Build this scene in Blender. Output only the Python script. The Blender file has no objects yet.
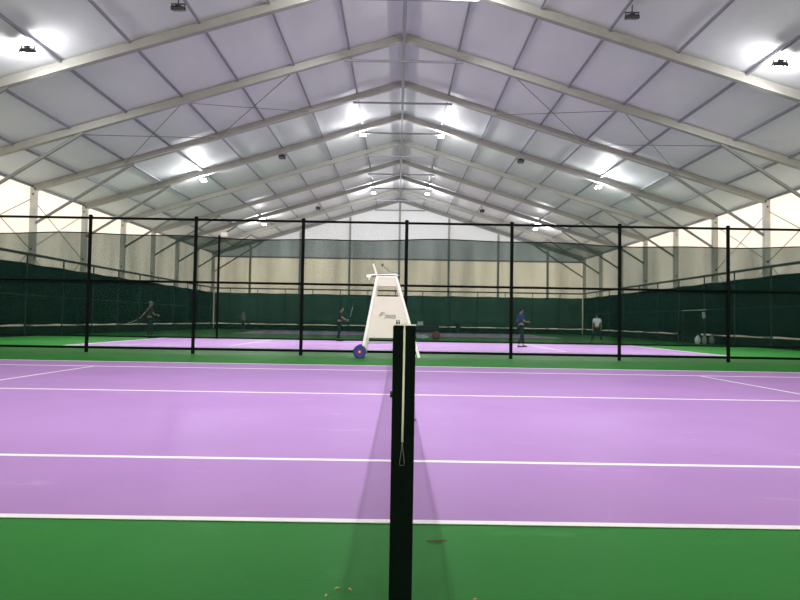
import bpy, bmesh, math, random
from mathutils import Vector, Matrix
random.seed(7)
SC = bpy.context.scene
COL = SC.collection
PI = math.pi

# ------------------------------------------------------------------ camera
CAM_H = 1.06
F_PX = 600.0
cam_d = bpy.data.cameras.new('camera')
cam_d.sensor_width = 36.0
cam_d.lens = F_PX / 800.0 * 36.0
cam_d.clip_end = 300
cam_d.clip_start = 0.05
cam = bpy.data.objects.new('camera', cam_d)
COL.objects.link(cam)
yd = Vector((397.2 - 400, -(321 - 300), -F_PX)).normalized()      # world +Y in camera axes
zu = Vector((0.0167, 1.0, 0.0)); zu = (zu - yd * zu.dot(yd)).normalized()
xr = yd.cross(zu).normalized()
M = Matrix((xr, yd, zu)).to_4x4()
M.translation = Vector((0, 0, CAM_H))
cam.matrix_world = M
SC.camera = cam

# ------------------------------------------------------------------ world (warm daylight outside the tent's translucent walls)
w = bpy.data.worlds.new('outside')
SC.world = w
w.use_nodes = True
bg = w.node_tree.nodes['Background']
bg.inputs[0].default_value = (1.0, 0.86, 0.71, 1)
bg.inputs[1].default_value = 2.0

SC.view_settings.view_transform = 'Standard'
SC.view_settings.look = 'None'
SC.view_settings.exposure = 0.0
SC.view_settings.gamma = 1.0
SC.view_settings.use_curve_mapping = False

# ------------------------------------------------------------------ dimensions
XC = 0.10            # centre of the tent
HW = 18.95           # half width inside
ZR, ZE = 13.48, 7.66 # ridge and eave
ZG = 7.30
SL = (ZR - ZE) / HW
Y0, Y1 = -9.5, 60.7
FRAMES = [20.5 + 5 * i for i in range(9)]
def roof_z(x): return ZR - SL * abs(x - XC)

# ------------------------------------------------------------------ materials
def mat(name, col, rough=0.6, metal=0.0, var=0.0, vscale=3.0, bump=0.0, bscale=20.0, spec=0.5, stretch=None):
    m = bpy.data.materials.new(name)
    m.use_nodes = True
    nt = m.node_tree; b = nt.nodes['Principled BSDF']
    b.inputs['Base Color'].default_value = (*col, 1)
    b.inputs['Roughness'].default_value = rough
    b.inputs['Metallic'].default_value = metal
    b.inputs['Specular IOR Level'].default_value = spec
    tc = nt.nodes.new('ShaderNodeTexCoord')
    src = tc.outputs['Object']
    if stretch:
        mp = nt.nodes.new('ShaderNodeMapping'); mp.inputs['Scale'].default_value = stretch
        nt.links.new(src, mp.inputs[0]); src = mp.outputs[0]
    n = nt.nodes.new('ShaderNodeTexNoise'); n.inputs['Scale'].default_value = vscale; n.inputs['Detail'].default_value = 4
    nt.links.new(src, n.inputs['Vector'])
    r = nt.nodes.new('ShaderNodeValToRGB')
    v = max(var, 0.02)
    r.color_ramp.elements[0].position = 0.3; r.color_ramp.elements[1].position = 0.7
    r.color_ramp.elements[0].color = (*[c * (1 - v) for c in col], 1)
    r.color_ramp.elements[1].color = (*[min(1, c * (1 + v)) for c in col], 1)
    nt.links.new(n.outputs['Fac'], r.inputs[0]); nt.links.new(r.outputs[0], b.inputs['Base Color'])
    if bump:
        n2 = nt.nodes.new('ShaderNodeTexNoise'); n2.inputs['Scale'].default_value = bscale; n2.inputs['Detail'].default_value = 3
        nt.links.new(src, n2.inputs['Vector'])
        bp = nt.nodes.new('ShaderNodeBump'); bp.inputs['Strength'].default_value = bump; bp.inputs['Distance'].default_value = 0.05
        nt.links.new(n2.outputs['Fac'], bp.inputs['Height']); nt.links.new(bp.outputs[0], b.inputs['Normal'])
    return m

def mesh_mat(name, col, axes, pitch, wire, diagonal, base_fill=0.0, hole=(1, 1, 1)):
    """woven / chain-link sheet: real holes where the pattern is open."""
    m = bpy.data.materials.new(name); m.use_nodes = True
    nt = m.node_tree; nt.nodes.clear()
    N = nt.nodes.new; L = nt.links.new
    out = N('ShaderNodeOutputMaterial'); tr = N('ShaderNodeBsdfTransparent'); df = N('ShaderNodeBsdfDiffuse'); mx = N('ShaderNodeMixShader')
    tr.inputs[0].default_value = (*hole, 1); df.inputs[0].default_value = (*col, 1)
    tc = N('ShaderNodeTexCoord'); sp = N('ShaderNodeSeparateXYZ'); L(tc.outputs['Object'], sp.inputs[0])
    u, v = sp.outputs[axes[0]], sp.outputs[axes[1]]
    def math_(op, a, b=None):
        k = N('ShaderNodeMath'); k.operation = op
        for i, q in enumerate((a, b)):
            if q is None: continue
            if isinstance(q, (int, float)): k.inputs[i].default_value = q
            else: L(q, k.inputs[i])
        return k.outputs[0]
    if diagonal: a, b = math_('ADD', u, v), math_('SUBTRACT', u, v)
    else: a, b = u, v
    def line(q):
        f = math_('FRACT', math_('ADD', math_('DIVIDE', q, pitch), 1000.0))
        return math_('LESS_THAN', f, wire)
    k = math_('MAXIMUM', line(a), line(b))
    if base_fill: k = math_('MAXIMUM', k, base_fill)
    L(k, mx.inputs[0]); L(tr.outputs[0], mx.inputs[1]); L(df.outputs[0], mx.inputs[2]); L(mx.outputs[0], out.inputs[0])
    return m

def cloth_mat(name, col, opening, hole=(1, 1, 1)):
    """fine open weave, too fine to resolve: a constant share of it is holes."""
    m = bpy.data.materials.new(name); m.use_nodes = True
    nt = m.node_tree; nt.nodes.clear(); N = nt.nodes.new; L = nt.links.new
    out = N('ShaderNodeOutputMaterial'); tr = N('ShaderNodeBsdfTransparent'); df = N('ShaderNodeBsdfDiffuse'); mx = N('ShaderNodeMixShader')
    tr.inputs[0].default_value = (*hole, 1); df.inputs[0].default_value = (*col, 1)
    tc = N('ShaderNodeTexCoord'); mp = N('ShaderNodeMapping'); mp.inputs['Scale'].default_value = (1.2, 1.2, 0.15)
    n = N('ShaderNodeTexNoise'); n.inputs['Scale'].default_value = 1.5
    L(tc.outputs['Object'], mp.inputs[0]); L(mp.outputs[0], n.inputs['Vector'])
    mr = N('ShaderNodeMapRange'); mr.inputs['To Min'].default_value = 1 - opening * 1.25; mr.inputs['To Max'].default_value = 1 - opening * 0.75
    mr.inputs['From Min'].default_value = 0.3; mr.inputs['From Max'].default_value = 0.7
    L(n.outputs['Fac'], mr.inputs[0]); L(mr.outputs[0], mx.inputs[0])
    L(tr.outputs[0], mx.inputs[1]); L(df.outputs[0], mx.inputs[2]); L(mx.outputs[0], out.inputs[0])
    return m

def wall_mat(name, trans, refl):
    """thin translucent tent fabric: daylight outside shows through it."""
    m = bpy.data.materials.new(name); m.use_nodes = True
    nt = m.node_tree; nt.nodes.clear(); N = nt.nodes.new; L = nt.links.new
    out = N('ShaderNodeOutputMaterial'); t = N('ShaderNodeBsdfTranslucent'); d = N('ShaderNodeBsdfDiffuse'); mx = N('ShaderNodeAddShader')
    tc = N('ShaderNodeTexCoord'); mp = N('ShaderNodeMapping'); mp.inputs['Scale'].default_value = (1.6, 1.6, 0.08)
    n = N('ShaderNodeTexNoise'); n.inputs['Scale'].default_value = 1.6; n.inputs['Detail'].default_value = 5
    L(tc.outputs['Object'], mp.inputs[0]); L(mp.outputs[0], n.inputs['Vector'])
    r = N('ShaderNodeValToRGB')
    r.color_ramp.elements[0].position = 0.3; r.color_ramp.elements[1].position = 0.7
    r.color_ramp.elements[0].color = (*[c * 0.94 for c in trans], 1); r.color_ramp.elements[1].color = (*trans, 1)
    L(n.outputs['Fac'], r.inputs[0]); L(r.outputs[0], t.inputs[0])
    d.inputs[0].default_value = (*refl, 1)
    L(t.outputs[0], mx.inputs[0]); L(d.outputs[0], mx.inputs[1]); L(mx.outputs[0], out.inputs[0])
    return m

def emit_mat(name, col, s):
    m = bpy.data.materials.new(name); m.use_nodes = True
    nt = m.node_tree; nt.nodes.clear()
    e = nt.nodes.new('ShaderNodeEmission'); o = nt.nodes.new('ShaderNodeOutputMaterial')
    e.inputs[0].default_value = (*col, 1); e.inputs[1].default_value = s
    nt.links.new(e.outputs[0], o.inputs[0])
    return m

GREEN = mat('green_acrylic', (0.027, 0.198, 0.034), 0.5, var=0.08, vscale=0.9, bump=0.04, bscale=60, spec=0.06)
PURPLE = mat('purple_acrylic', (0.400, 0.222, 0.505), 0.5, var=0.05, vscale=0.7, bump=0.04, bscale=60, spec=0.12)
def scuffs(m, col, scale, lo, hi, stretch=(1, 1, 1)):
    nt = m.node_tree; b = nt.nodes['Principled BSDF']; src = b.inputs['Base Color'].links[0].from_socket
    tc = nt.nodes.new('ShaderNodeTexCoord'); mp = nt.nodes.new('ShaderNodeMapping'); mp.inputs['Scale'].default_value = stretch
    n = nt.nodes.new('ShaderNodeTexNoise'); n.inputs['Scale'].default_value = scale; n.inputs['Detail'].default_value = 6; n.inputs['Roughness'].default_value = 0.65
    mr = nt.nodes.new('ShaderNodeMapRange'); mr.inputs['From Min'].default_value = lo; mr.inputs['From Max'].default_value = hi; mr.inputs['To Max'].default_value = 0.5
    mx = nt.nodes.new('ShaderNodeMix'); mx.data_type = 'RGBA'; mx.inputs[7].default_value = (*col, 1)
    nt.links.new(tc.outputs['Object'], mp.inputs[0]); nt.links.new(mp.outputs[0], n.inputs['Vector']); nt.links.new(n.outputs['Fac'], mr.inputs[0])
    nt.links.new(mr.outputs[0], mx.inputs[0]); nt.links.new(src, mx.inputs[6]); nt.links.new(mx.outputs[2], b.inputs['Base Color'])
scuffs(PURPLE, (0.68, 0.52, 0.76), 1.6, 0.62, 0.78, (0.6, 1.6, 1)); scuffs(GREEN, (0.10, 0.34, 0.12), 1.3, 0.58, 0.76, (1.0, 1.4, 1))
LINE = mat('white_line_paint', (0.88, 0.88, 0.88), 0.5)
def add_translucent(m, c):
    nt = m.node_tree; b = nt.nodes['Principled BSDF']; o = [n for n in nt.nodes if n.type == 'OUTPUT_MATERIAL'][0]
    t = nt.nodes.new('ShaderNodeBsdfTranslucent'); t.inputs[0].default_value = (*c, 1)
    a = nt.nodes.new('ShaderNodeAddShader')
    nt.links.new(b.outputs[0], a.inputs[0]); nt.links.new(t.outputs[0], a.inputs[1]); nt.links.new(a.outputs[0], o.inputs[0])
    return m
ROOF = mat('roof_fabric', (0.62, 0.63, 0.655), 0.55, var=0.03, vscale=0.8, bump=0.6, bscale=1.3, stretch=(1.0, 0.5, 1.0))
WALL = wall_mat('wall_fabric', (0.62, 0.62, 0.60), (0.25, 0.24, 0.22))
WALL_END = wall_mat('end_wall_fabric', (0.92, 0.88, 0.80), (0.25, 0.24, 0.22))
add_translucent(ROOF, (0.024, 0.028, 0.034))
GABLE = wall_mat('gable_fabric', (0.19, 0.22, 0.265), (0.55, 0.55, 0.56))
ALU = mat('aluminium_frame', (0.33, 0.325, 0.30), 0.45, 0.0, var=0.05)
ALU2 = mat('column_aluminium', (0.50, 0.49, 0.46), 0.45, 0.0, var=0.06)
PURL = mat('purlin_aluminium', (0.26, 0.27, 0.30), 0.5, 0.2)
BRACE = mat('brace_steel', (0.20, 0.20, 0.19), 0.5, 0.2)
CABLE = mat('cable_steel', (0.22, 0.22, 0.22), 0.5, 0.4)
RAIL = mat('rail_green_steel', (0.020, 0.038, 0.030), 0.5, 0.2)
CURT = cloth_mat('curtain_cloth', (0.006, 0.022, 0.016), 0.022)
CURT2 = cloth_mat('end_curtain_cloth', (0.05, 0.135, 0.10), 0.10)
SKIRT = mat('skirting_dark', (0.004, 0.012, 0.007), 0.8, spec=0.1)
FENCE = mat('fence_black_steel', (0.0015, 0.003, 0.0028), 0.7, spec=0.10)
LINK = mesh_mat('chain_link', (0.015, 0.02, 0.018), (0, 2), 0.075, 0.05, True)
SHADE = cloth_mat('shade_net_cloth', (0.008, 0.027, 0.021), 0.26, (0.92, 1.0, 0.95))
TNET = mesh_mat('tennis_net_cord', (0.006, 0.012, 0.010), (1, 2), 0.045, 0.44, False)
POST = mat('net_post_black_green', (0.0025, 0.0075, 0.006), 0.6, spec=0.04)
WHITE = mat('white_plastic', (0.72, 0.665, 0.60), 0.5, var=0.02)
WHITE2 = mat('white_steel', (0.90, 0.89, 0.86), 0.4)
DARK = mat('dark_plastic', (0.02, 0.02, 0.024), 0.5)
HOUS = mat('lamp_housing', (0.035, 0.035, 0.045), 0.4, 0.3)
GREY = mat('grey_metal', (0.25, 0.25, 0.25), 0.45, 0.5)
LOGO = mat('grey_logo', (0.24, 0.22, 0.20), 0.6)
BLUE = mat('blue_rubber', (0.018, 0.025, 0.17), 0.5)
RED = mat('red_plastic', (0.40, 0.05, 0.05), 0.5)
LENS = emit_mat('lamp_lens_lit', (1.0, 0.98, 0.90), 45.0)
LENS_OFF = mat('lamp_lens_dark', (0.12, 0.12, 0.13), 0.15)
CORD = mat('white_cord', (0.85, 0.86, 0.82), 0.7)

# ------------------------------------------------------------------ mesh building
class MB:
    def __init__(s): s.v = []; s.f = []
    def box(s, c, size, R=None):
        hx, hy, hz = size[0] / 2, size[1] / 2, size[2] / 2
        b = len(s.v); c = Vector(c)
        for sx, sy, sz in ((-1,-1,-1),(1,-1,-1),(1,1,-1),(-1,1,-1),(-1,-1,1),(1,-1,1),(1,1,1),(-1,1,1)):
            p = Vector((sx*hx, sy*hy, sz*hz))
            if R: p = R @ p
            s.v.append(tuple(c + p))
        for q in ((0,3,2,1),(4,5,6,7),(0,1,5,4),(1,2,6,5),(2,3,7,6),(3,0,4,7)): s.f.append(tuple(b + i for i in q))
        return s
    def beam(s, a, b, w, h, up=(0, 0, 1)):
        """box beam from a to b; w across, h along 'up'."""
        a, b = Vector(a), Vector(b); d = (b - a); L = d.length; y = d.normalized()
        z = Vector(up); z = (z - y * z.dot(y)).normalized(); x = y.cross(z)
        R = Matrix((x, y, z)).transposed()
        return s.box((a + b) / 2, (w, L, h), R)
    def tube(s, pts, r, n=8, cap=True):
        pts = [Vector(p) for p in pts]; base = len(s.v)
        rs = r if isinstance(r, (list, tuple)) else [r] * len(pts)
        for i, p in enumerate(pts):
            d = (pts[min(i + 1, len(pts) - 1)] - pts[max(i - 1, 0)]).normalized()
            u = Vector((0, 0, 1)) if abs(d.z) < 0.9 else Vector((1, 0, 0))
            x = d.cross(u).normalized(); y = d.cross(x)
            for k in range(n):
                t = 2 * PI * k / n
                s.v.append(tuple(p + (x * math.cos(t) + y * math.sin(t)) * rs[i]))
        for i in range(len(pts) - 1):
            for k in range(n):
                a = base + i * n + k; b = base + i * n + (k + 1) % n
                s.f.append((a, b, b + n, a + n))
        if cap:
            s.f.append(tuple(base + k for k in range(n - 1, -1, -1)))
            s.f.append(tuple(base + (len(pts) - 1) * n + k for k in range(n)))
        return s
    def lathe(s, c, prof, axis='z', n=20):
        base = len(s.v); c = Vector(c)
        for r, h in prof:
            for k in range(n):
                t = 2 * PI * k / n; a, b = r * math.cos(t), r * math.sin(t)
                p = {'z': (a, b, h), 'y': (a, h, b), 'x': (h, a, b)}[axis]
                s.v.append(tuple(c + Vector(p)))
        for i in range(len(prof) - 1):
            for k in range(n):
                a = base + i * n + k; b = base + i * n + (k + 1) % n
                s.f.append((a, b, b + n, a + n))
        s.f.append(tuple(base + k for k in range(n))); s.f.append(tuple(base + (len(prof) - 1) * n + k for k in range(n)))
        return s
    def ball(s, c, r, n=12, m=8):
        c = Vector(c); rx, ry, rz = r if isinstance(r, tuple) else (r, r, r)
        base = len(s.v)
        for i in range(m + 1):
            a = PI * i / m
            for k in range(n):
                t = 2 * PI * k / n
                s.v.append(tuple(c + Vector((rx * max(math.sin(a), .01) * math.cos(t), ry * max(math.sin(a), .01) * math.sin(t), rz * math.cos(a)))))
        for i in range(m):
            for k in range(n):
                a = base + i * n + k; b = base + i * n + (k + 1) % n
                s.f.append((a, a + n, b + n, b))
        s.f.append(tuple(base + k for k in range(n))); s.f.append(tuple(base + m * n + k for k in range(n)))
        return s
    def grid(s, fn, nu, nv):
        base = len(s.v)
        for j in range(nv + 1):
            for i in range(nu + 1): s.v.append(tuple(fn(i / nu, j / nv)))
        for j in range(nv):
            for i in range(nu):
                a = base + j * (nu + 1) + i
                s.f.append((a, a + 1, a + nu + 2, a + nu + 1))
        return s
    def poly(s, pts, thick, nrm):
        """flat outline given thickness."""
        b = len(s.v); n = len(pts); t = Vector(nrm) * thick
        for p in pts: s.v.append(tuple(p))
        for p in pts: s.v.append(tuple(Vector(p) + t))
        s.f.append(tuple(range(b, b + n))); s.f.append(tuple(range(b + 2 * n - 1, b + n - 1, -1)))
        for k in range(n): s.f.append((b + k, b + (k + 1) % n, b + n + (k + 1) % n, b + n + k))
        return s
    def build(s, name, m, parent=None, smooth=False, bevel=0.0, solid=0.0):
        me = bpy.data.meshes.new(name); me.from_pydata(s.v, [], s.f)
        bm = bmesh.new(); bm.from_mesh(me); bmesh.ops.recalc_face_normals(bm, faces=bm.faces); bm.to_mesh(me); bm.free()
        me.materials.append(m)
        if smooth: me.polygons.foreach_set('use_smooth', [True] * len(me.polygons))
        o = bpy.data.objects.new(name, me); COL.objects.link(o)
        if parent: o.parent = parent
        if bevel:
            q = o.modifiers.new('bevel', 'BEVEL'); q.width = bevel; q.segments = 2; q.limit_method = 'ANGLE'
        if solid:
            q = o.modifiers.new('solid', 'SOLIDIFY'); q.thickness = solid
        return o

def tag(o, label=None, cat=None, group=None, kind=None):
    if label: o['label'] = label
    if cat: o['category'] = cat
    if group: o['group'] = group
    if kind: o['kind'] = kind
    return o
def empty(name, loc=(0, 0, 0), rz=0.0):
    o = bpy.data.objects.new(name, None); o.empty_display_size = 0.1
    COL.objects.link(o); o.location = loc; o.rotation_euler = (0, 0, rz)
    return o
def copy_tree(o, parent=None):
    c = o.copy(); COL.objects.link(c)
    if parent: c.parent = parent
    for ch in list(o.children): copy_tree(ch, c)
    return c
def struct(o, label=None, cat=None): return tag(o, label, cat, kind='structure')

# ------------------------------------------------------------------ floor and courts
struct(MB().box((XC, (Y0 + Y1) / 2, -0.05), (2 * HW + 1.5, Y1 - Y0 + 1.5, 0.1)).build('floor', GREEN),
       'dark green hard tennis floor around the purple courts', 'floor')
CX = 0.026
COURTS = [(3.17, 'nearest purple tennis court, on this side of the black fence'),
          (21.4, 'purple tennis court just beyond the black fence'),
          (43.0, 'farthest purple tennis court, in front of the end wall')]
for y0, lab in COURTS:
    r = struct(empty('tennis_court', (CX, y0, 0)), lab, 'tennis court')
    pur = MB().box((0, 5.485, 0.0), (23.77, 10.97, 0.008)).build('playing_surface', PURPLE, r)
    m = MB()
    def ln(x0, x1, ya, yb): m.box(((x0 + x1) / 2, (ya + yb) / 2, 0.0), (x1 - x0, yb - ya, 0.014))
    W = 0.055
    for yy in (0.0, 1.372, 9.598, 10.97):
        c = yy + (W / 2 if yy < 5 else -W / 2)
        ln(-11.885, 11.885, c - W / 2, c + W / 2)
    ln(-6.4, 6.4, 5.485 - W / 2, 5.485 + W / 2)
    for sx in (-1, 1):
        ln(sx * 6.4 - W / 2, sx * 6.4 + W / 2, 1.372 + W, 9.598 - W)
        ln(sx * 11.835 - 0.05, sx * 11.835 + 0.05, W, 10.97 - W)
        q = sx * 11.73; ln(q - 0.05, q + 0.05, 5.46, 5.51)
    m.build('court_lines', LINE, r)

# ------------------------------------------------------------------ tent skin
def hsh(a, b): return math.sin(a * 12.9898 + b * 78.233) * 43758.5453 % 1.0
def roof_pt(u, v):
    x = XC - HW - 0.03 + u * (2 * HW + 0.06); y = Y0 + v * (Y1 - Y0)
    fy = ((y - 20.5) / 5.0) % 1.0
    fx = (abs(x - XC) / (HW / 8)) % 1.0
    sag = -0.05 * math.sin(PI * fy) * math.sin(PI * fx) + 0.03
    rip = 0.012 * math.sin(x * 3.1 + 2.0 * math.sin(y * 0.9)) * math.sin(PI * fy)
    return (x, y, roof_z(x) + sag + rip + 0.0)
struct(MB().grid(roof_pt, 96, 112).build('ceiling', ROOF, smooth=True), 'white fabric tent roof sloping down from the ridge', 'roof')
for sx, nm in ((-1, 'left'), (1, 'right')):
    def wp(u, v, sx=sx):
        y = Y0 + u * (Y1 - Y0); z = v * (ZE + 0.06)
        return (XC + sx * (HW + 0.03 + 0.015 * math.sin(y * 4.0)), y, z)
    struct(MB().grid(wp, 220, 4).build('wall_' + nm, WALL, smooth=True),
           'cream translucent fabric side wall on the %s of the hall' % nm, 'wall')
for yy, nm in ((Y1, 'back'), (Y0, 'front')):
    def gp(u, v, yy=yy):
        x = XC - HW + u * 2 * HW
        return (x, yy + 0.015 * math.sin(x * 4.0), v * ZG)
    struct(MB().grid(gp, 120, 4).build('wall_' + nm, WALL_END, smooth=True), 'cream fabric end wall at the %s of the hall' % nm, 'wall')
    g = MB().grid(lambda u, v: (XC - HW + u * 2 * HW, yy, ZG + v * (roof_z(XC - HW + u * 2 * HW) + 0.03 - ZG)), 40, 6).build('gable_panel', GABLE)
    struct(g, 'pale grey triangular gable fabric above the %s end wall' % nm, 'gable')
    if nm == 'back':
        t = MB().beam((XC - HW, yy - 0.12, ZG), (XC + HW, yy - 0.12, ZG), 0.12, 0.16).build('trim_1', ALU)
        struct(t, 'horizontal beam between the end wall and the gable', 'beam')

# ------------------------------------------------------------------ tent frames
ORD = ['nearest', 'second', 'third', 'fourth', 'fifth', 'sixth', 'seventh', 'eighth', 'last']
def make_frame():
    r = empty('tent_frame', (XC, FRAMES[0], 0))
    for s in (-1, 1):
        dz = 0.20
        MB().beam((0, 0, ZR - dz), (s * (HW - 0.25), 0, ZR - dz - SL * (HW - 0.25)), 0.22, 0.31).build('rafter', ALU, r, bevel=0.01)
        cm = MB().box((s * (HW - 0.22), 0, (ZE - 0.1) / 2), (0.30, 0.22, ZE - 0.1))
        c = cm.build('column', ALU2, r, bevel=0.01)
        MB().lathe((s * (HW - 0.22), -0.11, ZE - 0.45), [(0.05, -0.012), (0.05, 0.0)], 'y', 12).build('bolt', DARK, c)
        MB().lathe((s * (HW - 0.22), -0.11, 4.4), [(0.06, -0.012), (0.06, 0.0)], 'y', 12).build('bolt', DARK, c)
        MB().beam((s * (HW - 0.35), 0, 5.75), (s * 13.7, 0, ZR - SL * 13.7 - 0.38), 0.09, 0.12).build('knee_brace', BRACE, r)
        MB().beam((0, 0, ZR - SL * 2.36 - 0.50), (s * 2.55, 0, ZR - SL * 2.36 - 0.50), 0.07, 0.09).build('collar_tie', PURL, r)
    return r
f0 = make_frame()
for i, y in enumerate(FRAMES):
    f = f0 if i == 0 else copy_tree(f0)
    f.location = (XC, y if i < 8 else y - 0.1, 0)
    lab = {0: 'pale metal roof frame nearest the camera, crossing both top corners of the view',
           8: 'last pale metal roof frame, standing against the far end wall'}.get(i, '%s pale metal roof frame counting back from the camera' % ORD[i])
    tag(f, lab, 'tent frame', 'roof frames spanning the tent')

# purlins run the length of the tent just under the fabric
def make_purlin(w_, h_, name):
    return MB().beam((0, 12.0, -h_ / 2), (0, 60.6, -h_ / 2), w_, h_).build(name, PURL)
rp = make_purlin(0.14, 0.28, 'ridge_beam'); rp.location = (XC, 0, ZR - 0.16)
tag(rp, 'thick grey ridge beam running along the peak of the roof', 'beam')
p0 = None
for s, nm in ((-1, 'left'), (1, 'right')):
    for k in range(1, 9):
        if p0 is None: p0 = p = make_purlin(0.075, 0.10, 'roof_purlin')
        else: p = p0.copy(); COL.objects.link(p)
        x = XC + s * min(HW / 8 * k, HW - 0.1)
        p.location = (x, 0, roof_z(x) - 0.01)
        p.rotation_euler = (0, s * math.atan(SL), 0)
        lab = '%s thin grey roof purlin %s of the ridge beam' % (['first', 'second', 'third', 'fourth', 'fifth', 'sixth', 'seventh'][k - 1], nm) if k < 8 \
            else 'lowest roof purlin on the %s, along the top of the side wall' % nm
        tag(p, lab, 'purlin', 'purlins under the roof fabric')

# roof and wall cross bracing cables
def cables(name, segs, lab, r_=0.018):
    r = empty(name, (segs[0][0][0], segs[0][0][1], segs[0][0][2]))
    o = Vector(segs[0][0])
    for a, b in segs:
        MB().tube([Vector(a) - o, Vector(b) - o], r_, 6).build('cable', CABLE, r)
    tag(r, lab, 'bracing')
def rz(l): return ZR - SL * l - 0.3
P = HW / 8
for s, nm in ((-1, 'left'), (1, 'right')):
    cables('roof_bracing', [((XC + s*4*P, 25.5, rz(4*P)), (XC + s*2*P, 30.5, rz(2*P))), ((XC + s*2*P, 25.5, rz(2*P)), (XC + s*4*P, 30.5, rz(4*P))),
                            ((XC + s*4*P, 25.5, rz(4*P)), (XC + s*6*P, 30.5, rz(6*P))), ((XC + s*6*P, 25.5, rz(6*P)), (XC + s*4*P, 30.5, rz(4*P)))],
           'thin crossed steel cables under the %s slope of the roof' % nm)
    X = XC + s * (HW - 0.12)
    segs = []
    for ya in (25.5, 30.5):
        for za, zb in ((4.4, 7.0), (0.3, 4.3)):
            segs += [((X, ya, za), (X, ya + 5, zb)), ((X, ya, zb), (X, ya + 5, za))]
    cables('wall_bracing', segs, 'crossed steel cables between columns of the %s side wall' % nm, 0.02)

# gable columns
g0 = None
for k, x in enumerate((-15, -10, -5, 0, 5, 10, 15)):
    h = roof_z(XC + x) - 0.45
    g = MB().box((0, 0, h / 2), (0.20, 0.24, h)).build('gable_column', ALU, bevel=0.01)
    g.location = (XC + x, Y1 - 0.32, 0)
    lab = 'tall grey column at the centre of the end wall' if x == 0 else \
        '%s grey end wall column %s of the centre' % (['', 'first', 'second', 'third'][abs(x) // 5], 'left' if x < 0 else 'right')
    tag(g, lab, 'column', 'columns of the end wall')

# ------------------------------------------------------------------ curtains, rails and skirting along the walls
RX = HW - 0.52
def rail_run(a, b, first, n, step, lab):
    """rail on posts, from a to b"""
    r = empty('wall_rail', a)
    a = Vector(a); d = Vector(b) - a
    MB().beam((0, 0, 4.07), (d.x, d.y, 4.07), 0.08, 0.13).build('top_rail', RAIL, r)
    MB().beam((0, 0, 2.05), (d.x, d.y, 2.05), 0.035, 0.045).build('middle_rail', RAIL, r)
    u = d.normalized()
    for i in range(n):
        p = u * (first + step * i)
        MB().tube([(p.x, p.y, 0), (p.x, p.y, 4.02)], 0.04, 8).build('post', RAIL, r)
    tag(r, lab, 'railing')
def curtain(a, b, off, m_, lab):
    a = Vector(a); d = Vector(b) - a; u = d.normalized(); n_ = Vector((u.y, -u.x, 0)); L = d.length
    r = MB()
    def cp(q, v):
        t = q * L; fold = 0.02 * math.sin(t * 2.6 + math.sin(t * .7)) * (1 - 0.5 * v)
        z = 0.58 + v * (3.62 - 0.58) + 0.02 * math.sin(t * 1.9)
        return u * t + n_ * (off + fold) + Vector((0, 0, z))
    r.grid(cp, int(L * 3), 4)
    o = r.build('windbreak_curtain', m_, smooth=True, solid=0.004); o.location = a
    tag(o, lab, 'curtain')
for s, nm in ((-1, 'left'), (1, 'right')):
    X = XC + s * RX
    rail_run((X, 12, 0), (X, Y1 - 0.75, 0), 1.4, 15, 3.25, 'dark green steel rail on posts along the %s side wall' % nm)
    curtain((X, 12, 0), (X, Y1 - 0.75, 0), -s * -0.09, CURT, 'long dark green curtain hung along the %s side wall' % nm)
    b = MB().box((XC + s * (RX + 0.09), (12 + Y1 - .6) / 2, 0.25), (0.04, Y1 - 0.6 - 12, 0.50)).build('baseboard_' + nm, SKIRT)
    struct(b, 'dark green low skirting along the %s wall' % nm, 'skirting')
YB = Y1 - 0.72
rail_run((XC - RX, YB, 0), (XC + RX, YB, 0), 1.6, 13, 2.75, 'dark green steel rail on posts across the far end wall')
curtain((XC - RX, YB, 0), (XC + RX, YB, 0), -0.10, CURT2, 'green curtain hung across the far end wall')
struct(MB().box((XC, YB + 0.13, 0.25), (2 * RX, 0.04, 0.50)).build('baseboard_back', SKIRT), 'dark skirting at the foot of the end wall', 'skirting')

# ------------------------------------------------------------------ black fence between the courts
FY = 17.75
fr = empty('court_fence', (0.24, FY, 0))
FX0, FX1 = -18.5, 18.2
MB().tube([(FX0, 0, 3.97), (FX1, 0, 3.97)], 0.036, 8).build('top_rail', FENCE, fr, smooth=True)
MB().tube([(FX0, 0, 2.11), (FX1, 0, 2.11)], 0.034, 8).build('middle_rail', FENCE, fr, smooth=True)
MB().tube([(FX0, 0, 0.14), (FX1, 0, 0.14)], 0.036, 8).build('bottom_rail', FENCE, fr, smooth=True)
for k in range(-6, 7):
    x = k * 3.16 + {-3: .10, -2: .07, -1: .09, 1: -.03, 2: .02, 3: .09}.get(k, 0)
    if k == -6: x = FX0
    if k == 6: x = FX1
    o = MB().tube([(x, 0, 0), (x, 0, 4.03)], 0.050, 12).build('post', FENCE, fr, smooth=False)
    MB().ball((x, 0, 4.03), (0.062, 0.062, 0.04), 12, 6).build('post_cap', FENCE, o, smooth=True)
lk = MB().grid(lambda u, v: (FX0 + u * (FX1 - FX0), 0.03, 0.05 + v * 3.92), 40, 4).build('chain_link_mesh', LINK, fr)
tag(fr, 'black steel chain-link fence standing across the hall behind the near court', 'fence')

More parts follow.
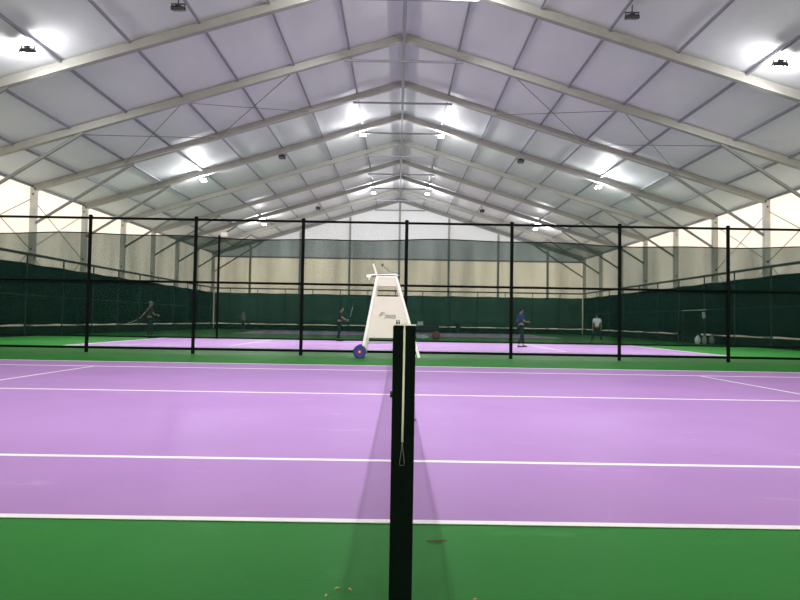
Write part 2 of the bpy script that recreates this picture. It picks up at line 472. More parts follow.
sn = empty('shade_net', (0.24, FY + 0.09, 0))
def top_z(x): return 3.46 + 0.045 * math.sin(x * 0.55 + 0.5) + 0.02 * math.sin(x * 1.7) - 0.012 * x * 0.2
def snp(u, v):
    x = FX0 + u * (FX1 - FX0); z0 = 0.47 + 0.01 * math.sin(x * 1.3)
    return (x, 0.012 * math.sin(x * 2.1), z0 + v * (top_z(x) - z0))
MB().grid(snp, 120, 6).build('net_cloth', SHADE, sn, smooth=True)
MB().tube([(FX0 + i * (FX1 - FX0) / 120, 0, top_z(FX0 + i * (FX1 - FX0) / 120)) for i in range(121)], 0.017, 6).build('top_cord', FENCE, sn)
MB().tube([(FX0, 0, 0.47), (FX1, 0, 0.47)], 0.024, 6).build('bottom_hem', FENCE, sn)
tag(sn, 'see-through green shade net hung on the far side of the black fence', 'shade net')
sp = empty('net_support_pole', (-5.29, FY - 0.09, 0))
MB().tube([(0, 0, 0.45), (0.0, 0, 3.50)], 0.034, 8).build('pole', FENCE, sp)
MB().box((0.14, 0, 3.53), (0.20, 0.05, 0.13)).build('clip', WHITE, sp, bevel=0.01)
tag(sp, 'short black pole with a white clip at its top, clamped to the shade net', 'pole')

# ------------------------------------------------------------------ floodlights
def make_lamp(lit):
    r = empty('floodlight')
    MB().tube([(0, 0, 0), (0, 0, -0.22)], 0.02, 8).build('hanger', HOUS, r)
    m = MB().box((0, 0, -0.24), (0.42, 0.03, 0.03)).box((-0.21, 0, -0.33), (0.02, 0.04, 0.2)).box((0.21, 0, -0.33), (0.02, 0.04, 0.2))
    m.build('yoke', HOUS, r)
    tilt = 0.35
    R = Matrix.Rotation(tilt, 3, 'X')
    h = MB().box((0, 0, 0), (0.38, 0.30, 0.10))
    for k in range(7): h.box((-0.15 + 0.05 * k, 0, 0.07), (0.012, 0.26, 0.05))
    ho = h.build('housing', HOUS, r, bevel=0.006); ho.location = (0, 0, -0.40); ho.rotation_euler = (-tilt, 0, 0)
    le = MB().box((0, 0, -0.055), (0.34, 0.26, 0.016)).build('lens', LENS if lit else LENS_OFF, r)
    le.location = (0, 0, -0.40); le.rotation_euler = (-tilt, 0, 0)
    MB().box((0, 0.0, 0.13), (0.14, 0.1, 0.06)).build('driver_box', HOUS, ho)
    return r
LAMP_LIT = make_lamp(True); LAMP_OFF = make_lamp(False)
used = [False, False]
SPOT = bpy.data.lights.new('floodlight_beam', 'SPOT'); SPOT.energy = 980; SPOT.spot_size = math.radians(150); SPOT.spot_blend = 0.5
SPOT.shadow_soft_size = 0.12; SPOT.color = (0.97, 0.98, 1.0)
SPILL = bpy.data.lights.new('floodlight_spill', 'POINT'); SPILL.energy = 165; SPILL.shadow_soft_size = 0.15; SPILL.color = (1.0, 1.0, 1.0)
for nm, d, dz in (('beam', SPOT, -0.50), ('spill', SPILL, -0.55)):
    q = bpy.data.objects.new('floodlight_' + nm, d); COL.objects.link(q); q.parent = LAMP_LIT; q.location = (0, -0.06 if nm == 'beam' else -0.25, dz); q.rotation_euler = (-0.18 if nm == 'beam' else 0, 0, 0)
SPOT_FAR = SPOT.copy(); SPOT_FAR.energy = 560
SPOT_FILL = SPOT.copy(); SPOT_FILL.energy = 5600; SPOT_FILL.spot_size = math.radians(106); SPOT_FILL.spot_blend = 1.0  # strong narrow beam of the added front pair, aimed to brighten the near court
SPILL_FAR = SPILL.copy(); SPILL_FAR.energy = 420
rows = [(1.9, 'added out of view over the foreground net post'), (18.7, 'above the black fence'), (35.9, 'above the middle court'), (52.4, 'above the farthest court')]  # front pair is unseen, added at the row pitch to light the near floor
for yy, where in rows:
    for l in ((-2.36, 2.36) if yy < 5 else (-11.9, -7.2, -2.36, 2.36, 7.2, 11.9)):
        lit = abs(l) != 7.2
        src = LAMP_LIT if lit else LAMP_OFF
        o = copy_tree(src) if used[lit] else src
        used[lit] = True
        x = XC + l
        o.location = (x, yy, roof_z(x) - 0.05)
        o.rotation_euler = (0, 0, PI if yy < 20 else 0)
        if yy < 5:
            for ch in o.children:
                if ch.type == 'LIGHT' and ch.data.type == 'SPOT': ch.data = SPOT_FILL; ch.rotation_euler = (-0.82, 0, 0)
        if lit and yy > 20:
            for ch in o.children:
                if ch.type == 'LIGHT': ch.data = SPILL_FAR if ch.data.type == 'POINT' else SPOT_FAR
        side = 'left' if l < 0 else 'right'
        pos = {2.36: 'just %s of the ridge' % side, 7.2: 'halfway down the %s slope' % side, 11.9: 'low on the %s slope' % side}[abs(l)]
        tag(o, '%s floodlight hanging %s, %s' % ('bright' if lit else 'dark unlit', pos, where), 'floodlight', 'floodlights under the roof')

# ------------------------------------------------------------------ tennis nets
def tennis_net(y_start, posts_lab, net_lab):
    ya, yb = y_start - 0.914, y_start + 10.97 + 0.914
    out = []
    for yy, s in ((ya, 1), (yb, -1)):
        r = empty('net_post', (CX, yy, 0))
        MB().box((0, 0, 0.522), (0.080, 0.080, 1.044)).build('post_shaft', POST, r, bevel=0.004)
        MB().box((0, 0, 1.0465), (0.082, 0.082, 0.004)).build('cap', CORD, r)
        out.append(r)
    L = yb - ya - 0.08; y0 = ya + 0.04
    n = empty('tennis_net', (CX, y0, 0))
    def tz(t): return 1.04 - 0.12 * (1 - abs(2 * t - 1))
    MB().grid(lambda u, v: (0, 0.01 + u * (L - .02), 0.02 + v * (tz(u) - 0.05)), 60, 4).build('mesh', TNET, n)
    hb = MB()
    hb.grid(lambda u, v: (0.012 * math.sin(v * 2 * PI), 0.01 + u * (L - .02), tz(u) - 0.03 + 0.03 * math.cos(v * 2 * PI)), 60, 8)
    hb.build('headband', WHITE2, n, smooth=True)
    MB().tube([(0, L * i / 40, 0.03) for i in range(41)], 0.006, 6).build('bottom_cord', FENCE, n)
    MB().box((0, L / 2, 0.46), (0.016, 0.05, 0.92)).build('centre_strap', WHITE2, n)
    tag(n, net_lab, 'tennis net')
    return out
pA, pB = tennis_net(3.06, None, 'black tennis net of the near court, seen edge-on behind its post')
tag(pA, 'black-green tennis net post in the foreground with a white cord', 'net post')
tag(pB, 'far net post of the near court, hidden behind the foreground post', 'net post')
pC, pD = tennis_net(21.4, None, 'black tennis net of the court just beyond the fence')
tag(pC, 'near net post of the court beyond the fence, behind the umpire chair', 'net post')
tag(pD, 'far net post of the court beyond the fence, beside the bench', 'net post')
# details on the foreground post
m = MB().tube([(-0.0275, -0.02, 1.046), (-0.0275, -0.02, 1.063), (-0.0195, -0.02, 1.063), (-0.0195, -0.02, 1.046)], 0.0022, 6)
m.build('hook', DARK, pA)
MB().lathe((-0.043, -0.01, 0.80), [(0.011, -0.004), (0.011, 0.004)], 'x', 12).build('bolt', DARK, pA)
MB().lathe((0.043, -0.032, 0.715), [(0.003, -0.004), (0.003, 0.004)], 'x', 8).build('bolt', GREY, pA)
cd = empty('net_cord', (0, -0.046, 0)); cd.parent = pA
MB().tube([(0.0005, 0.012, 1.052), (0.0, -0.001, 1.049), (0.0, -0.0005, 1.03), (-0.0005, 0, 0.8), (-0.0015, 0, 0.640)], 0.0037, 8).build('cord', CORD, cd, smooth=True)
MB().tube([(-0.0015, 0, 0.645), (-0.003, 0, 0.62), (-0.010, 0, 0.568), (-0.009, 0, 0.560), (0.006, 0, 0.560), (0.007, 0, 0.568), (0.0005, 0, 0.62), (-0.0015, 0, 0.645)], 0.0011, 6).build('loop', GREY, cd, smooth=True)
cd['label'] = 'white cord ending in a thin loop'

# ------------------------------------------------------------------ umpire chair
uc = empty('umpire_chair', (-0.02, 17.08, 0))
def leg(x0, z0, x1, z1, y, name='leg'):
    return MB().beam((x0, y, z0), (x1, y, z1), 0.075, 0.05, up=(0, 1, 0)).build(name, WHITE2, uc, bevel=0.006)
LT, RT = (-0.56, 2.30), (-0.03, 2.30)
LB, RB = (-0.92, 0.30), (0.65, 0.04)
fl = leg(LB[0], LB[1], LT[0], LT[1], -0.28); frt = leg(RB[0], RB[1], RT[0], RT[1], -0.28)
leg(-0.90, 0.04, -0.54, 2.28, 0.30); leg(0.54, 0.04, -0.05, 2.28, 0.30)
def xe(z, side):
    (xb, zb), (xt, zt) = (LB, LT) if side < 0 else (RB, RT)
    return xb + (xt - xb) * (z - zb) / (zt - zb)
pn = MB()
def quad(za, zb, ia, ib):
    pn.poly([(xe(za, -1) + ia, -0.265, za), (xe(za, 1) - ia, -0.265, za), (xe(zb, 1) - ib, -0.265, zb), (xe(zb, -1) + ib, -0.265, zb)], 0.02, (0, 1, 0))
quad(0.58, 1.74, 0.0, 0.0); quad(2.03, 2.31, 0.0, 0.0)
pnl = pn.build('panel', WHITE, uc)
lg = MB()
def stroke(pts, r=0.006):
    lg.tube([(-0.50 + 0.50 * x, -0.268, 1.12 + 0.26 * y) for x, y in pts], r, 5)
stroke([(0.03, 0.10), (0.10, 0.42), (0.20, 0.60), (0.26, 0.52), (0.20, 0.36), (0.12, 0.28)], 0.010)
stroke([(0.02, 0.30), (0.12, 0.62), (0.28, 0.70), (0.34, 0.56), (0.30, 0.42)], 0.007)
for k in range(6):
    x = 0.34 + 0.095 * k
    stroke([(x, 0.16), (x + 0.03, 0.42), (x + 0.07, 0.40), (x + 0.06, 0.18), (x + 0.10, 0.14)], 0.008)
stroke([(0.28, 0.02), (0.5, 0.10), (0.75, 0.06), (0.9, 0.0)], 0.008)
stroke([(0.84, 0.42), (0.93, 0.40), (0.95, 0.12), (0.86, 0.04)], 0.007)
lg.build('logo_lettering', LOGO, pnl)
MB().box((-0.295, 0.0, 2.29), (0.56, 0.56, 0.05)).build('seat', WHITE2, uc, bevel=0.01)
for yy in (-0.29, 0.31):
    MB().tube([(-0.86, yy, 2.33), (-0.70, yy, 2.345), (-0.03, yy, 2.36), (0.04, yy, 2.32)], 0.022, 8).build('armrest', WHITE2 if yy < 0 else GREY, uc, smooth=True)
MB().box((-0.80, -0.29, 2.30), (0.14, 0.04, 0.07)).build('armrest_end', WHITE2, uc, bevel=0.01)
MB().tube([(-0.79, -0.29, 2.30), (-0.79, -0.29, 2.20)], 0.02, 8).build('end_peg', WHITE2, uc)
MB().tube([(-0.885, -0.29, 2.37), (-0.87, -0.29, 2.30)], 0.015, 8).build('clamp', GREY, uc)
MB().beam((-0.57, 0.0, 2.30), (-0.68, 0.0, 2.66), 0.05, 0.42, up=(0, 1, 0)).build('backrest', WHITE2, uc, bevel=0.01)
MB().tube([(-0.43, -0.10, 2.64), (-0.19, -0.10, 2.44)], 0.018, 8).build('lever', GREY, uc)
MB().tube([(-0.45, -0.10, 2.62), (-0.40, -0.10, 2.66)], 0.028, 8).build('lever_grip', DARK, uc)
MB().tube([(-0.56, -0.31, 2.37), (-0.08, -0.31, 2.43), (0.02, -0.31, 2.43)], 0.014, 8).build('table_bracket', GREY, uc)
MB().beam((-0.48, -0.2, 2.325), (-0.10, -0.2, 2.325), 0.1, 0.02).build('seat_edge', DARK, uc)
MB().ball((0.045, -0.30, 2.29), (0.04, 0.03, 0.045)).build('knob', DARK, uc, smooth=True)
for k in range(3):
    z = 0.42 + 0.36 * k
    MB().box(((xe(z, -1) + xe(z, 1)) / 2, 0.30, z), (xe(z, 1) - xe(z, -1) - 0.12, 0.12, 0.03)).build('step', WHITE2, uc)
for yy in (-0.33, 0.36):
    wh = MB().lathe((-1.01, yy, 0.187), [(0.10, -0.045), (0.165, -0.05), (0.187, -0.025), (0.187, 0.025), (0.165, 0.05), (0.10, 0.045)], 'y', 28).build('wheel', BLUE, uc, smooth=False)
    MB().lathe((-1.01, yy, 0.187), [(0.055, -0.06), (0.055, 0.06)], 'y', 20).build('wheel_hub', RED, wh)
    MB().lathe((-1.01, yy, 0.187), [(0.018, -0.07), (0.018, 0.07)], 'y', 16).build('hub_cap', WHITE2, wh)
    MB().beam((-0.93, yy + (0.05 if yy < 0 else -0.05), 0.33), (-1.01, yy + (0.05 if yy < 0 else -0.05), 0.187), 0.06, 0.03, up=(0, 1, 0)).build('wheel_fork', WHITE2, uc)
tag(uc, 'tall white umpire chair with printed panel and blue wheel, before the fence', 'umpire chair')

# ------------------------------------------------------------------ people
SKIN = mat('skin', (0.50, 0.30, 0.21), 0.6)
HAIR = mat('dark_hair', (0.015, 0.012, 0.010), 0.7)
SHOE = mat('dark_shoe', (0.02, 0.02, 0.022), 0.6)
def eval_mesh(o):
    dg = bpy.context.evaluated_depsgraph_get(); dg.update()
    return bpy.data.meshes.new_from_object(o.evaluated_get(dg))
def skin_geo(verts, edges, rad, sub=1):
    me = bpy.data.meshes.new('tmp'); me.from_pydata(verts, edges, []); o = bpy.data.objects.new('tmp', me); COL.objects.link(o)
    md = o.modifiers.new('skin', 'SKIN'); md.use_smooth_shade = True
    for i, r in enumerate(rad):
        me.skin_vertices[0].data[i].radius = r if isinstance(r, tuple) else (r, r)
        me.skin_vertices[0].data[i].use_root = (i == 0)
    o.modifiers.new('s', 'SUBSURF').levels = sub
    out = eval_mesh(o); bpy.data.objects.remove(o)
    return out
def person(loc, rz_, J, shirt, pants, label, cat='person', height=1.75, hair=HAIR, cap=None, shorts=False):
    """J: joints in local axes, facing +y, for a 1.75 m figure."""
    root = empty('person', loc, rz_); k = height / 1.75; root.scale = (k, k, k)
    pel, chest, neck, head = [Vector(J[n]) for n in ('pelvis', 'chest', 'neck', 'head')]
    V = [tuple(pel), tuple(pel.lerp(chest, .5)), tuple(chest), tuple(neck), tuple(neck.lerp(head, .5))]
    E = [(0, 1), (1, 2), (2, 3), (3, 4)]; Rr = [(.135, .10), (.125, .095), (.15, .10), .055, .052]
    lims = {}
    for s, n in ((-1, 'L'), (1, 'R')):
        sh, el, wr = [Vector(J[q + n]) for q in ('shoulder', 'elbow', 'wrist')]
        b = len(V); V += [tuple(sh), tuple(sh.lerp(el, .5)), tuple(el), tuple(wr)]; E += [(2, b), (b, b + 1), (b + 1, b + 2), (b + 2, b + 3)]; Rr += [.055, .047, .038, .025]
        hp, kn, an = [Vector(J[q + n]) for q in ('hip', 'knee', 'ankle')]
        b2 = len(V); V += [tuple(hp), tuple(hp.lerp(kn, .5)), tuple(kn), tuple(kn.lerp(an, .35)), tuple(an)]
        E += [(0, b2)] + [(b2 + i, b2 + i + 1) for i in range(4)]; Rr += [.085, .075, .052, .052, .035]
        ft = Vector(J['toe' + n]); V.append(tuple(ft)); E.append((b2 + 4, len(V) - 1)); Rr.append((.038, .03))
        lims[n] = (sh, el, wr, hp, kn, an, ft)
    me = skin_geo(V, E, Rr)
    bm = bmesh.new(); bm.from_mesh(me)
    def add(mb):
        t = bpy.data.meshes.new('t'); t.from_pydata(mb.v, [], mb.f); bm.from_mesh(t)
    hd = MB().ball(tuple(head), (.076, .095, .118), 16, 12)
    hd.ball(tuple(head + Vector((0, .096, -.012))), (.012, .018, .022), 8, 6)
    hd.ball(tuple(head + Vector((0, .06, -.075))), (.04, .035, .035), 8, 6)
    for s in (-1, 1): hd.ball(tuple(head + Vector((s * .077, -.005, -.01))), (.012, .02, .03), 8, 6)
    add(hd)
    for n in 'LR':       # palms with five curled fingers
        el, wr = lims[n][1], lims[n][2]; d = (wr - el).normalized()
        sd = d.cross(Vector((0, 1, 0.3))).normalized(); fw = sd.cross(d).normalized()
        h = MB().ball(tuple(wr + d * .05), (.03, .03, .045), 10, 8)
        for q, L in enumerate((.062, .072, .068, .052)):
            o_ = wr + d * .075 + fw * (.030 - .020 * q)
            h.tube([o_, o_ + d * L * .5 + sd * .006, o_ + d * L * .85 + sd * .022], [.0095, .009, .007], 6)
        o_ = wr + d * .035 + fw * .028
        h.tube([o_, o_ + fw * .025 + d * .025, o_ + fw * .028 + d * .055 + sd * .01], [.011, .010, .008], 6)
        add(h)
    me2 = bpy.data.meshes.new('body'); bm.to_mesh(me2); bm.free()
    tmp = bpy.data.objects.new('tmp', me2); COL.objects.link(tmp)
    rm = tmp.modifiers.new('r', 'REMESH'); rm.mode = 'VOXEL'; rm.voxel_size = 0.011; rm.use_smooth_shade = True
    bme = eval_mesh(tmp); bpy.data.objects.remove(tmp); bme.materials.clear(); bme.materials.append(SKIN)
    body = bpy.data.objects.new('body', bme); COL.objects.link(body); body.parent = root
    def cloth(name, m_, V_, E_, R_):
        c = skin_geo(V_, E_, R_); c.materials.clear(); c.materials.append(m_)
        o = bpy.data.objects.new(name, c); COL.objects.link(o); o.parent = root; return o
    # shirt
    V_ = [tuple(pel + Vector((0, 0, .02))), tuple(pel.lerp(chest, .5)), tuple(chest), tuple(neck - Vector((0, 0, .05)))]
    E_ = [(0, 1), (1, 2), (2, 3)]; R_ = [(.152, .118), (.145, .115), (.168, .118), .075]
    for n in 'LR':
        sh, el = lims[n][0], lims[n][1]; b = len(V_); V_ += [tuple(sh), tuple(sh.lerp(el, .75))]; E_ += [(2, b), (b, b + 1)]; R_ += [.072, .064]
    cloth('shirt', shirt, V_, E_, R_)
    V_ = [tuple(pel + Vector((0, 0, .03)))]; E_ = []; R_ = [(.150, .116)]
    for n in 'LR':
        hp, kn, an = lims[n][3:6]; b = len(V_)
        if shorts:
            V_ += [tuple(hp), tuple(hp.lerp(kn, .5)), tuple(hp.lerp(kn, .85))]; R_ += [.105, .10, .095]; E_ += [(0, b), (b, b + 1), (b + 1, b + 2)]
        else:
            V_ += [tuple(hp), tuple(hp.lerp(kn, .5)), tuple(kn), tuple(kn.lerp(an, .9))]; R_ += [.103, .092, .073, .058]; E_ += [(0, b), (b, b + 1), (b + 1, b + 2), (b + 2, b + 3)]
    cloth('shorts' if shorts else 'trousers', pants, V_, E_, R_)
    for n in 'LR':
        an, ft = lims[n][5], lims[n][6]; d = (ft - an); d.z = 0; d.normalize()
        c = an.lerp(ft, .45); s_ = MB(); sx = d.cross(Vector((0, 0, 1)))
        prof = [(-.10, .035, .075), (-.05, .042, .095), (.03, .045, .085), (.10, .048, .06), (.15, .03, .04)]
        ring = []
        zb = min(an.z, ft.z) - .035
        for t, wv_, hh in prof:
            p = Vector((c.x, c.y, zb)) + d * t
            ring.append([p - sx * wv_, p - sx * wv_ + Vector((0, 0, hh * .6)), p + Vector((0, 0, hh)), p + sx * wv_ + Vector((0, 0, hh * .6)), p + sx * wv_])
        for rg in ring:
            for p in rg: s_.v.append(tuple(p))
        for i in range(4):
            for j in range(5):
                a = i * 5 + j; b = i * 5 + (j + 1) % 5; s_.f.append((a, b, b + 5, a + 5))
        s_.f.append((0, 1, 2, 3, 4)); s_.f.append((24, 23, 22, 21, 20))
        s_.build('shoe', SHOE, root, smooth=True)
    hm = MB(); n_, m_ = 16, 8
    hm.ball(tuple(head + Vector((0, -.014, .022))), (.085, .098, .108), 16, 10)
    hm.f = [f for f in hm.f if sum(hm.v[i][1] for i in f) / len(f) < head.y + .05 or sum(hm.v[i][2] for i in f) / len(f) > head.z + .06]
    hm.build('hair', hair, root, smooth=True)
    for s in (-1, 1): MB().ball(tuple(head + Vector((s * .03, .088, .012))), (.010, .008, .007), 8, 6).build('eye', HAIR, root)
    MB().box(tuple(head + Vector((0, .091, -.052))), (.045, .008, .008)).build('mouth', RED_LIP, root)
    if cap:
        c_ = MB().ball(tuple(head + Vector((0, -.005, .06))), (.092, .108, .085), 16, 10)
        c_.box(tuple(head + Vector((0, .13, .06))), (.13, .10, .01)); c_.build('cap', cap, root, smooth=True)
    tag(root, label, 'person')
    return root
RED_LIP = mat('lips', (0.35, 0.10, 0.09), 0.6)
def pose(**k):
    J = dict(pelvis=(0, 0, .95), chest=(0, .01, 1.30), neck=(0, .01, 1.50), head=(0, .03, 1.63),
             shoulderL=(-.17, 0, 1.42), elbowL=(-.23, -.02, 1.14), wristL=(-.24, .06, .90), shoulderR=(.17, 0, 1.42), elbowR=(.23, -.02, 1.14), wristR=(.24, .06, .90),
             hipL=(-.09, 0, .90), kneeL=(-.10, .02, .50), ankleL=(-.10, 0, .09), toeL=(-.11, .15, .035),
             hipR=(.09, 0, .90), kneeR=(.10, .02, .50), ankleR=(.10, 0, .09), toeR=(.11, .15, .035))
    J.update(k); return J
def shirt_mat(n, c): return mat(n, c, 0.8)
def px(x, D):            # lateral position of a photo column at distance D
    return (x - 397.6) * D / F_PX
def racket(hand, tip, label, frame_m=WHITE2):
    r = empty('tennis_racket', hand)
    a = Vector((0, 0, 0)); d = (Vector(tip) - Vector(hand)).normalized()
    u = Vector((0, 0, 1)) if abs(d.z) < .8 else Vector((1, 0, 0))
    x = d.cross(u).normalized()
    MB().tube([a - d * .05, a + d * .15], .016, 8).build('grip', DARK, r)
    MB().tube([a + d * .15, a + d * .32], .010, 8).build('shaft', frame_m, r)
    c = a + d * .50
    pts = [c + d * .175 * math.cos(t * PI / 12) + x * .13 * math.sin(t * PI / 12) for t in range(25)]
    MB().tube(pts, .010, 6, cap=False).build('hoop', frame_m, r)
    s_ = MB()
    for i in range(-5, 6):
        q = i * .022; h = .17 * math.sqrt(max(0, 1 - (q / .13) ** 2)); s_.tube([c + x * q - d * h, c + x * q + d * h], .0012, 3)
        q = i * .030; h = .125 * math.sqrt(max(0, 1 - (q / .175) ** 2)); s_.tube([c + d * q - x * h, c + d * q + x * h], .0012, 3)
    s_.build('strings', WHITE2, r)
    tag(r, label, 'racket')
# dark-clothed player by the left baseline
D = 30.2; X = px(150.5, D)
person((X, D, 0), -PI / 2, pose(ankleL=(-.08, .10, .09), toeL=(-.09, .25, .035), kneeL=(-.10, .10, .50), ankleR=(.08, -.02, .09), toeR=(.09, .13, .035),
       elbowR=(.24, -.16, 1.18), wristR=(.22, -.30, 1.02), elbowL=(-.2, .1, 1.16), wristL=(-.16, .30, 1.10), head=(0, .04, 1.64)),
       shirt_mat('black_shirt', (.012, .02, .022)), shirt_mat('black_trousers', (.010, .014, .016)),
       'person in dark clothes and grey cap holding a racket behind the net, far left', height=1.83, cap=shirt_mat('grey_cap', (.25, .27, .27)))
racket((X - .36, D - .27, .96), (X - .9, D - .42, .72), 'racket held low by the dark-clothed player on the left')
# player left of the umpire chair
D = 30.0; X = px(339.5, D)
person((X, D, 0), -PI / 2, pose(pelvis=(0, 0, .95), chest=(0, .06, 1.29), neck=(0, .09, 1.48), head=(0, .13, 1.61), shoulderL=(-.17, .06, 1.41), shoulderR=(.17, .06, 1.41),
       elbowL=(-.20, .16, 1.18), wristL=(-.10, .36, 1.10), elbowR=(.2, .18, 1.16), wristR=(.12, .38, 1.05),
       kneeL=(-.11, .04, .50), ankleL=(-.11, -.10, .09), toeL=(-.12, .05, .035), ankleR=(.1, .02, .09), toeR=(.1, .17, .035)),
       shirt_mat('dark_green_shirt', (.014, .035, .032)), shirt_mat('dark_trousers', (.010, .020, .020)),
       'person in dark clothes with racket ready, left of the white umpire chair', height=1.75)
racket((X + .52, D - .18, 1.08), (X + .66, D - .2, 1.6), 'pale racket held up by the player left of the umpire chair')
# walking man in blue
D = 26.4; X = px(521, D)
person((X, D, 0), -PI / 2 + .35, pose(chest=(0, .02, 1.30), kneeL=(-.09, .16, .52), ankleL=(-.09, .20, .09), toeL=(-.1, .35, .035), kneeR=(.09, .02, .50), ankleR=(.09, -.16, .10), toeR=(.09, -.02, .035),
       elbowL=(-.22, -.04, 1.15), wristL=(-.18, .16, 1.02), elbowR=(.24, .02, 1.14), wristR=(.2, .22, 1.12)),
       shirt_mat('blue_shirt', (.03, .07, .22)), shirt_mat('navy_trousers', (.012, .018, .035)),
       'person in blue shirt and dark trousers walking behind the net', height=1.74)
# white shirt
D = 33.6; X = px(597.5, D)
person((X, D, 0), -.2, pose(kneeL=(-.20, .03, .50), ankleL=(-.32, 0, .09), toeL=(-.35, .14, .035), kneeR=(.20, .03, .50), ankleR=(.30, .0, .09), toeR=(.33, .14, .035), pelvis=(0, 0, .92), hipL=(-.09, 0, .88), hipR=(.09, 0, .88)),
       shirt_mat('white_shirt', (.80, .80, .80)), shirt_mat('black_pants', (.008, .012, .012)),
       'person in white shirt standing with legs apart near the right side wall', height=1.66)
# faint distant figure
D = 50.0; X = px(244, D)
person((X, D, 0), PI * .8, pose(elbowR=(.26, .1, 1.2), wristR=(.2, .3, 1.25)), shirt_mat('grey_shirt', (.30, .32, .30)), shirt_mat('dark_grey_trousers', (.03, .04, .04)),
       'distant person in grey shirt standing by the far court, left side', height=1.68)

# ------------------------------------------------------------------ clutter beyond the net
D = 35.2
b = empty('player_bench', (px(427, D), D, 0))
m = MB()
for k in range(3): m.box((0, -.14 + .14 * k, .44), (1.5, .11, .03))
m.build('seat', DARK, b)
m = MB()
for k in range(2): m.box((0, .22, .62 + .16 * k), (1.5, .03, .11))
m.build('backrest', DARK, b)
for sx in (-.65, .65):
    for yy in (-.16, .2): MB().tube([(sx, yy, 0), (sx, yy, .44 if yy < 0 else .85)], .02, 6).build('leg', DARK, b)
tag(b, 'dark slatted player bench standing right of the umpire chair', 'bench')
def bag(loc, size, m_, lab):
    r = empty('sports_bag', loc); w_, d_, h_ = size
    def bp(u, v):
        a = 2 * PI * u; k = math.sin(PI * min(max(v, .02), .98)) ** .35
        return (w_ / 2 * (2 * v - 1), d_ / 2 * k * math.cos(a), h_ / 2 + h_ / 2 * k * math.sin(a))
    MB().grid(bp, 14, 12).build('bag_body', m_, r, smooth=True)
    MB().tube([(-w_ * .25, 0, h_ * .95), (-w_ * .15, 0, h_ * 1.25), (w_ * .15, 0, h_ * 1.25), (w_ * .25, 0, h_ * .95)], .012, 6).build('handle', DARK, r)
    tag(r, lab, 'bag')
bag((px(436.5, 34.4), 34.4, 0), (.45, .35, .52), mat('rust_red_cloth', (.28, .07, .05), .8), 'rust red sports bag on the floor beside the dark bench')
bag((px(423, 34.5), 34.5, 0), (.7, .3, .30), mat('pale_green_cloth', (.45, .55, .50), .8), 'pale green sports bag on the floor in front of the dark bench')
tw = MB().grid(lambda u, v: (-.17 + .34 * u, -.02 + .05 * math.sin(v * PI), .30 * v), 8, 8).build('towel', mat('pale_towel', (.6, .68, .65), .9), solid=.01)
tw.location = (px(421, D), D + .262, .76); tag(tw, 'pale towel hung over the back of the dark bench', 'towel')
# bin by the end wall
bn = empty('waste_bin', (px(458.6, 58.5), 58.5, 0))
MB().lathe((0, 0, 0), [(.22, 0), (.26, .9), (.27, .92)], 'z', 16).build('bin_body', DARK, bn)
MB().lathe((0, 0, .92), [(.28, 0), (.24, .10), (.08, .16)], 'z', 16).build('bin_lid', DARK, bn)
tag(bn, 'small dark waste bin at the foot of the end wall', 'bin')
# dark panel on the end wall
eb = empty('electrical_box', (px(574.3, 59.6), Y1 - 0.735, 2.35))
MB().box((0, 0, 0.27), (.82, .16, .52)).build('box_body', DARK, eb, bevel=.01)
MB().box((0, -.09, 0.27), (.72, .02, .42)).build('box_door', mat('box_door_grey', (.03, .045, .04), .6), eb)
tag(eb, 'small dark wall box on the end wall curtain, toward the right corner', 'box')
# dark open shelter with a pale top bar at the right wall
D = 35.4; Xs = px(692.5, D)
sh = empty('player_shelter', (Xs, D, 0))
for sx in (-.66, .66):
    for yy in (-.3, .3): MB().tube([(sx, yy, 0), (sx, yy, 1.96)], .025, 6).build('leg', DARK, sh)
MB().beam((-.70, -.33, 1.94), (.70, -.33, 2.02), .03, .04).build('top_bar', WHITE2, sh)
MB().box((0, 0, 1.97), (1.36, .62, .02)).build('canopy', DARK, sh)
MB().box((0, .1, .45), (1.24, .36, .04)).build('seat', DARK, sh)
MB().box((0, .31, 1.0), (1.3, .02, 1.0)).build('back_panel', SKIRT, sh)
tag(sh, 'dark player shelter with a thin white top bar by the right wall', 'shelter')
t2 = MB().grid(lambda u, v: (-.11 + .16 * u + .06 * (1 - v), .02 * math.sin(u * 5), -.40 + .40 * v + .1 * u * (1 - v)), 8, 8).build('towel', WHITE, solid=.012)
t2.location = (px(701.5, D), D - .345, 1.88); tag(t2, 'white towel hanging from the top of the dark shelter', 'towel')
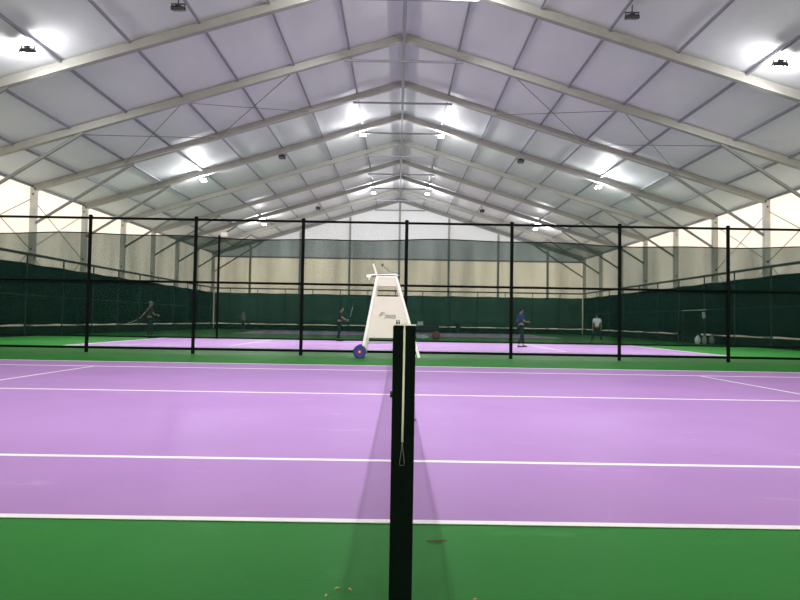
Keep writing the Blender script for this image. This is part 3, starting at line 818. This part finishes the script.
def white_ball_bag(x, w_, lab, m_=WHITE2):
    r = empty('ball_bag', (px(x, 35.2) , 34.9, 0)); r.scale = (1, 1, 1.4)
    MB().lathe((0, 0, 0), [(w_ * .6, 0), (w_, .08), (w_ * 1.02, .2), (w_ * .7, .30), (w_ * .25, .34)], 'z', 14).build('sack', m_, r, smooth=True)
    MB().lathe((0, 0, .34), [(w_ * .25, 0), (w_ * .35, .05)], 'z', 10).build('knotted_neck', m_, r)
    tag(r, lab, 'bag')
white_ball_bag(696, .16, 'bright white round bag on the floor below the dark shelter')
white_ball_bag(702.6, .13, 'smaller pale bag just right of the bright white bag', mat('pale_grey_cloth', (.45, .45, .43), .8))
white_ball_bag(710, .17, 'dull grey bag on the floor, rightmost below the shelter', mat('dull_grey_cloth', (.22, .22, .20), .8))

# ------------------------------------------------------------------ bits on the floor
LEAF = mat('dry_leaf', (.55, .38, .10), .7); TWIG = mat('dry_twig', (.12, .08, .03), .8)
def fy(y): return CAM_H * F_PX / (y - 321)
for n, (x, y, s, a, lab) in enumerate(((338.5, 585, .013, .5, 'largest of the yellow leaf scraps left of the net post'),
                                       (350.5, 586, .012, 2.2, 'yellow leaf scrap closest to the net post base'),
                                       (327.5, 592, .010, 1.2, 'small yellow leaf scrap farthest left on the green floor'),
                                       (474, 596, .009, .2, 'tiny yellow leaf scrap at the lower right of the net post'))):
    D = fy(y - .0165 * (x - 397)); X = (x + .0165 * (y - 321) - 397.2) * D / F_PX
    lf = MB().grid(lambda u, v: ((u - .5) * 2 * s, (v - .5) * s * .8 * math.sin(PI * min(max(u, .05), .95)), .004 + .004 * math.sin(u * PI)), 8, 3).build('dry_leaf', LEAF, solid=.001)
    lf.location = (X, D, 0.001); lf.rotation_euler = (0, 0, a); tag(lf, lab, 'leaf', 'leaf scraps on the green floor')
x, y = 436.5, 539; D = fy(y - .65); X = (x + 3.6 - 397.2) * D / F_PX
m = MB().tube([(-.05, 0, .004), (0, .004, .006), (.05, .014, .004)], .0022, 5)
m.tube([(-.01, 0, .005), (-.035, -.012, .004)], .0016, 5).tube([(.0, .0, .005), (.02, -.012, .004)], .0016, 5).ball((.0, .002, .006), (.014, .006, .004), 8, 5)
t = m.build('dry_twig', TWIG); t.location = (X, D, 0); tag(t, 'small dark dry twig on the green floor right of the net post', 'twig')
